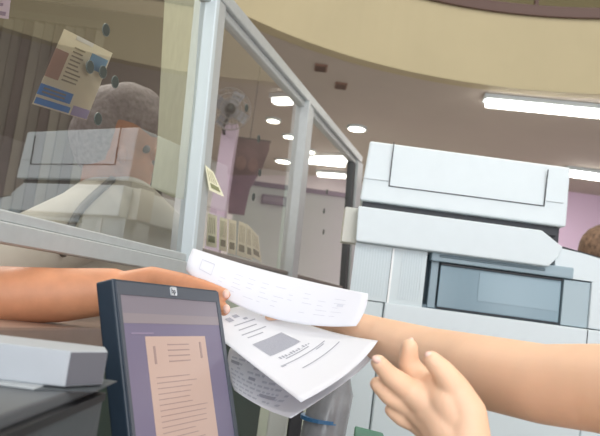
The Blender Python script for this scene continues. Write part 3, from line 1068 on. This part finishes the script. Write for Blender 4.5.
sq('title_bar', 0, 1, 0, .16, em('screen_bar', (116, 110, 118), .4))
sq('tool_bar', 0, 1, .11, .17, em('screen_tool', (126, 118, 122), .4), .0008)
doc = sq('scanned_document', .18, .80, .25, 1, em('screen_document', (164, 142, 132), .5), .0009)
bm = bmesh.new()
def dl(u0, u1, v0, v1): mbox(bm, sa0 + SW * u0, sa0 + SW * u1, sb0 + SH * v0, sb0 + SH * v1, .0008, .0012)
dl(.24, .26, .31, .42); dl(.72, .74, .29, .40)
for k in range(4): dl(.38, .60, .30 + .035 * k, .307 + .035 * k)
for k in range(15):
    dl(.24, .24 + random.uniform(.28, .5), .50 + .033 * k, .505 + .033 * k)
obj('document_text', bm, em('screen_ink', (138, 118, 114), .42), doc)
sq('menu_text', .06, .26, .225, .235, em('screen_text', (124, 114, 134), .4), .0009)
# round maker's emblem on the bezel
c = ml(MW * .49, bt_ * .50, .0022)
bm = bmesh.new(); obox(bm, c, a_, u_, n_, .0058, .0052, .0005, .0020, 2)
lg = obj('emblem', bm, mat('emblem_silver', (205, 208, 212), .35), mon)
text('emblem_letters', 'hp', .0088, c + n_ * .0007, a_, u_, mat('emblem_dark', (70, 76, 86), .5), lg)
# stand
bm = bmesh.new()
pb = ml(MW / 2, MH * .6, -.045)
tube(bm, [pb, pb + Vector((-.02, .01, -.05)), (pb.x - .02, pb.y + .01, .762)], .014, 12)
obj('stand', bm, M_MON, mon, True)
bm = bmesh.new(); disc(bm, (pb.x - .02, pb.y + .01, .757), UP, .08, .014, 32)
obj('base', bm, M_MON, mon, True)

# ------------------------------------------------------------------ things between monitor and copier
bot = thing('plastic_bottle', 'tall clear grey plastic bottle with a blue band, standing under the papers', 'bottle', tuple(Vector((at(322, 420, 1.22).x, 1.22, .75))))
bx = bot.location.x
bm = bmesh.new(); tube(bm, [(bx, 1.22, .75), (bx, 1.22, .76), (bx + .004, 1.22, .98), (bx + .012, 1.22, 1.06), (bx + .016, 1.22, 1.10), (bx + .018, 1.22, 1.115)], [.034, .038, .038, .036, .02, .015], 24)
obj('bottle_body', bm, mat('bottle_plastic', (150, 152, 156), .2, var=.18, scale=26, bump=.8), bot, True)
bm = bmesh.new(); zz = at(318, 422, 1.18).z; tube(bm, [(bx + .002, 1.22, zz - .003), (bx + .002, 1.22, zz + .003)], .0392, 24)
obj('blue_band', bm, mat('band_blue', (70, 120, 165), .4), bot)
bm = bmesh.new(); tube(bm, [(bx + .018, 1.22, 1.115), (bx + .0185, 1.22, 1.130)], .013, 20)
obj('cap', bm, mat('cap_grey', (130, 134, 140), .5), bot)
p0, p1 = at(268, 420, 1.30), at(288, 420, 1.30)
bm = bmesh.new(); box(bm, p0.x, p1.x, 1.30, 1.38, .75, at(275, 395, 1.30).z, .003)
tag(obj('document_box', bm, mat('pale_board', (206, 208, 200), .7)), 'narrow pale upright box standing behind the papers, left of the bottle', 'box')
p0, p1 = at(288, 420, 1.36), at(302, 420, 1.36)
bm = bmesh.new(); box(bm, p0.x + .002, p1.x, 1.34, 1.42, .75, at(290, 385, 1.36).z, .003)
tag(obj('file_holder', bm, mat('dark_board', (62, 62, 66), .6)), 'dark upright file holder between the pale box and the bottle', 'file holder')
g0, g1 = at(352, 431, .98), at(378, 437, .98)
gz = at(365, 430, 1.05).z
# bright box
bm = bmesh.new(); extr(bm, [(g0.x, .95, .75), (g0.x + .045, .93, .75), (g0.x + .05, 1.03, .75), (g0.x + .012, 1.06, .75)], (0, 0, gz - .75 + .003)); bevel(bm, list(bm.verts), .003)
tag(obj('green_box', bm, mat('green_plastic', (24, 120, 78), .35)), 'bright green plastic box at the bottom edge, beside the left hand', 'box')

# ------------------------------------------------------------------ papers
def lag(t):
    return (2 * (t - .5) * (t - 1), -4 * t * (t - 1), 2 * t * (t - .5))


def sheet(name, label, G, nu=24, nv=16, th=.0003):
    P = [[at(*g) for g in row] for row in G]

    def S(u, v):
        a, b = lag(u), lag(v)
        r = Vector((0, 0, 0))
        for j in range(3):
            for i in range(3):
                r += P[j][i] * (a[i] * b[j])
        return r

    def Nn(u, v):
        e = .01
        n = (S(min(u + e, 1), v) - S(max(u - e, 0), v)).cross(S(u, min(v + e, 1)) - S(u, max(v - e, 0))).normalized()
        if n.dot(CAM - S(u, v)) < 0: n = -n
        return n
    bm = bmesh.new()
    for k, o in enumerate((0, -th)):
        vs = [[bm.verts.new(S(i / nu, j / nv) + Nn(i / nu, j / nv) * o) for i in range(nu + 1)] for j in range(nv + 1)]
        for j in range(nv):
            for i in range(nu):
                bm.faces.new((vs[j][i], vs[j][i + 1], vs[j + 1][i + 1], vs[j + 1][i]))
        if k == 0: top = vs
        else:
            def loop(v): return [v[0][i] for i in range(nu)] + [v[j][nu] for j in range(nv)] + [v[nv][i] for i in range(nu, 0, -1)] + [v[j][0] for j in range(nv, 0, -1)]
            A, B = loop(top), loop(vs)
            for q in range(len(A)):
                w_ = (q + 1) % len(A)
                bm.faces.new((A[q], A[w_], B[w_], B[q]))
    t = thing(name, label, 'paper', tuple(S(.5, .5)))
    obj('sheet', bm, M_PAPER, t, True)
    return t, S, Nn


def marks(t, S, Nn, quads, m, nm):
    bm = bmesh.new()
    for (u0, v0, u1, v1) in quads:
        # quads follow the surface
        n1 = max(1, int(abs(u1 - u0) * 24)); n2 = max(1, int(abs(v1 - v0) * 16))
        vs = [[bm.verts.new(S(u0 + (u1 - u0) * i / n1, v0 + (v1 - v0) * j / n2) + Nn(u0 + (u1 - u0) * i / n1, v0 + (v1 - v0) * j / n2) * .0005) for i in range(n1 + 1)] for j in range(n2 + 1)]
        for j in range(n2):
            for i in range(n1):
                bm.faces.new((vs[j][i], vs[j][i + 1], vs[j + 1][i + 1], vs[j + 1][i]))
    return obj(nm, bm, m, t)


# upper sheet
tA, SA, NA = sheet('paper_sheet', 'long white sheet passed from hand to hand, almost blank, the uppermost of the papers',
                   [[(193, 248, 1.02), (276, 273, 1.025), (368, 293.5, .985)], [(188, 260, 1.0), (270, 294, 1.005), (365, 310, .975)], [(186, 271, 1.0), (262, 315, .995), (356, 326, .965)]])
q = []
for (u, v, n) in ((.08, .3, 1), (.1, .55, 1)):
    q += [(.075, .25, .077, .6), (.075, .25, .15, .27), (.15, .25, .152, .6), (.075, .58, .15, .6)]
for k in range(5):
    for j in range(9):
        if random.random() < .75:
            u = .2 + j * .08
            q.append((u, .3 + k * .11, u + random.uniform(.02, .06), .31 + k * .11))
q.append((.86, .42, .89, .48))
marks(tA, SA, NA, q, M_INKF, 'printing')
# middle sheet
tB, SB, NB = sheet('paper_sheet', 'white printed form with a barcode-like block, in front of the long sheet',
                   [[(196, 320, 1.0), (228, 309, 1.03), (258, 303, 1.06)], [(248, 361, .90), (288, 345, .95), (316, 327, 1.01)], [(301, 402, .80), (350, 371, .87), (378, 340.5, .94)]])
q = []
for k in range(34):
    u = .22 + k * .0125
    q.append((u, .37, u + .0065, .53))
marks(tB, SB, NB, q, M_INK, 'barcode')
q = []
for (v, a, b) in ((.60, .3, .62), (.645, .22, .80), (.74, .30, .86), (.16, .3, .62), (.21, .28, .55), (.26, .24, .6), (.30, .26, .48), (.66, .62, .75)):
    q.append((a, v, b, v + .009))
for k in range(12):
    a = .26 + k * .035
    q.append((a, .565 + random.uniform(0, .02), a + .022, .59))
marks(tB, SB, NB, q, M_INK, 'printed_lines')
marks(tB, SB, NB, [(.18, .645, .23, .662), (.42, .07, .5, .1), (.3, .08, .38, .12), (.5, .12, .56, .14)], M_INK, 'bold_text')
# lower sheet
tC, SC_, NC = sheet('paper_sheet', 'white sheet densely printed with small text, the lowest of the papers',
                    [[(230, 348, 1.02), (300, 352, 1.0), (374, 354, .98)], [(228, 366, .98), (285, 385, .935), (352, 377, .95)], [(234, 390, .93), (262, 407, .87), (291, 418, .82)]])
q = []
for k in range(9):
    v = .12 + k * .095
    u = .03
    while u < .62:
        L_ = random.uniform(.02, .06)
        if random.random() < .82: q.append((u, v, u + L_, v + .04))
        u += L_ + .015
marks(tC, SC_, NC, q, mat('ink_mid', (204, 208, 218), .8), 'printed_text')
marks(tC, SC_, NC, [(.03, .3, .1, .37), (.35, .75, .52, .82), (.2, .5, .26, .56)], M_INK, 'bold_text')

# ------------------------------------------------------------------ attendant
att = thing('person', 'attendant at the right, bare-armed, one hand on the papers and one raised in front', 'person', (.72, .3, 0))
ch = []
sR, sL = Vector((.70, .50, 1.22)), Vector((.70, .10, 1.22))
# far (right) arm
ch.append([(sR, .055), H(700, 404, .60, .046), H(600, 388, .68, .042), H(545, 384, .73, .0405), H(480, 371, .81, .041), H(430, 357, .90, .037), H(385, 341, .98, .031), H(345, 326, 1.045, .0235), H(322, 322, 1.07, .022)])
for (k1, k2, k3) in (((305, 312, 1.07, .013), (282, 313, 1.06, .0095), (262, 318, 1.035, .0072)),
                     ((305, 322, 1.08, .013), (275, 328, 1.085, .0095), (252, 330, 1.075, .0075)),
                     ((308, 332, 1.08, .012), (280, 340, 1.085, .009), (258, 342, 1.075, .0072)),
                     ((312, 340, 1.08, .011), (288, 350, 1.08, .008), (270, 352, 1.075, .0065)),
                     ((318, 315, 1.06, .013), (295, 312, 1.045, .0095), (270, 317.5, 1.022, .0075))):
    ch.append([H(322, 322, 1.07, .020), H(*k1), H(*k2), H(*k3)])
# near (left) arm and hand
WL = H(466, 458, .655, .025)
ch.append([(sL, .055), ((.47, .33, .98), .042), H(505, 505, .62, .030), WL])
hand = [
    [WL, H(438, 400, .672, .020), H(418, 378, .688, .0130), H(408.5, 364, .69, .0102), H(409.5, 347, .685, .0082)],
    [WL, H(432, 406, .668, .018), H(409, 390, .668, .0118), H(389, 375, .658, .0092), H(378.5, 362.5, .650, .0074)],
    [WL, H(432, 418, .672, .018), H(410, 406, .678, .0110), H(389, 396, .672, .0085), H(377, 384, .668, .0070)],
    [WL, H(434, 428, .676, .017), H(416, 422, .686, .0102), H(402, 418, .684, .0082), H(391.5, 410, .682, .0068)],
    [WL, H(466, 414, .655, .019), H(455, 390, .655, .0145), H(443, 372, .650, .0110), H(431.5, 359.5, .646, .0082)],
    [H(460, 424, .662, .024), H(446, 400, .660, .019), H(436, 388, .668, .015)],
    [H(462, 430, .662, .024), H(430, 410, .668, .017)],
]
ch += hand
# torso, neck, head out of frame
ch.append([(sR, .06), (sL, .06)])
ch.append([((.73, .3, 1.15), .12), ((.74, .3, .9), .13), ((.76, .3, .6), .14)])
ch.append([((.72, .3, 1.2), .08), ((.70, .3, 1.36), .05)])
ch.append([((.69, .3, 1.46), .085), ((.66, .3, 1.45), .08), ((.63, .3, 1.40), .045)])
ch.append([((.585, .3, 1.455), .012), ((.578, .3, 1.43), .012)])
for dy in (-.09, .09):
    ch.append([((.76, .3 + dy, .55), .09), ((.76, .3 + dy, .1), .05), ((.68, .3 + dy, .045), .035)])
blob('body', ch, M_SKIN, att, .0019, 4)
blob('hair', [[((.71, .3, 1.49), .095), ((.75, .3, 1.40), .07)], [((.76, .3, 1.4), .06), ((.79, .3, 1.2), .045)]], mat('dark_hair', (60, 42, 34), .7), att, .008, 3)
blob('shirt', [[(sR, .072), (sL, .072)], [(sR, .072), (sR + Vector((-.08, .02, -.06)), .065)], [(sL, .072), (sL + Vector((-.06, .05, -.06)), .065)],
               [((.73, .3, 1.14), .135), ((.74, .3, .9), .145), ((.76, .3, .62), .155)]], mat('red_shirt', (190, 36, 60), .8), att, .008, 4)
blob('trousers', [[((.76, .3 + dy, .58), .11), ((.76, .3 + dy, .12), .068)] for dy in (-.09, .09)], mat('attendant_trousers', (50, 52, 62), .8), att, .01, 3)


def nail(x, y, Y, rx, rz, ang):
    c = at(x, y, Y)
    M = Matrix.Translation(c) @ m3.to_4x4() @ Matrix.Rotation(math.radians(ang), 4, 'Z') @ Matrix.Diagonal((rx, rz, .0022, 1))
    bm = bmesh.new(); bmesh.ops.create_uvsphere(bm, u_segments=16, v_segments=8, radius=1, matrix=M)
    obj('fingernail', bm, M_NAIL, att, True)


nail(429.5, 356, .6425, .0038, .0050, 50)
nail(376.5, 359.5, .6435, .0035, .0046, 55)
nail(411, 341.5, .6850, .0032, .0040, 0)
nail(261, 317, 1.0290, .0045, .0035, 0)
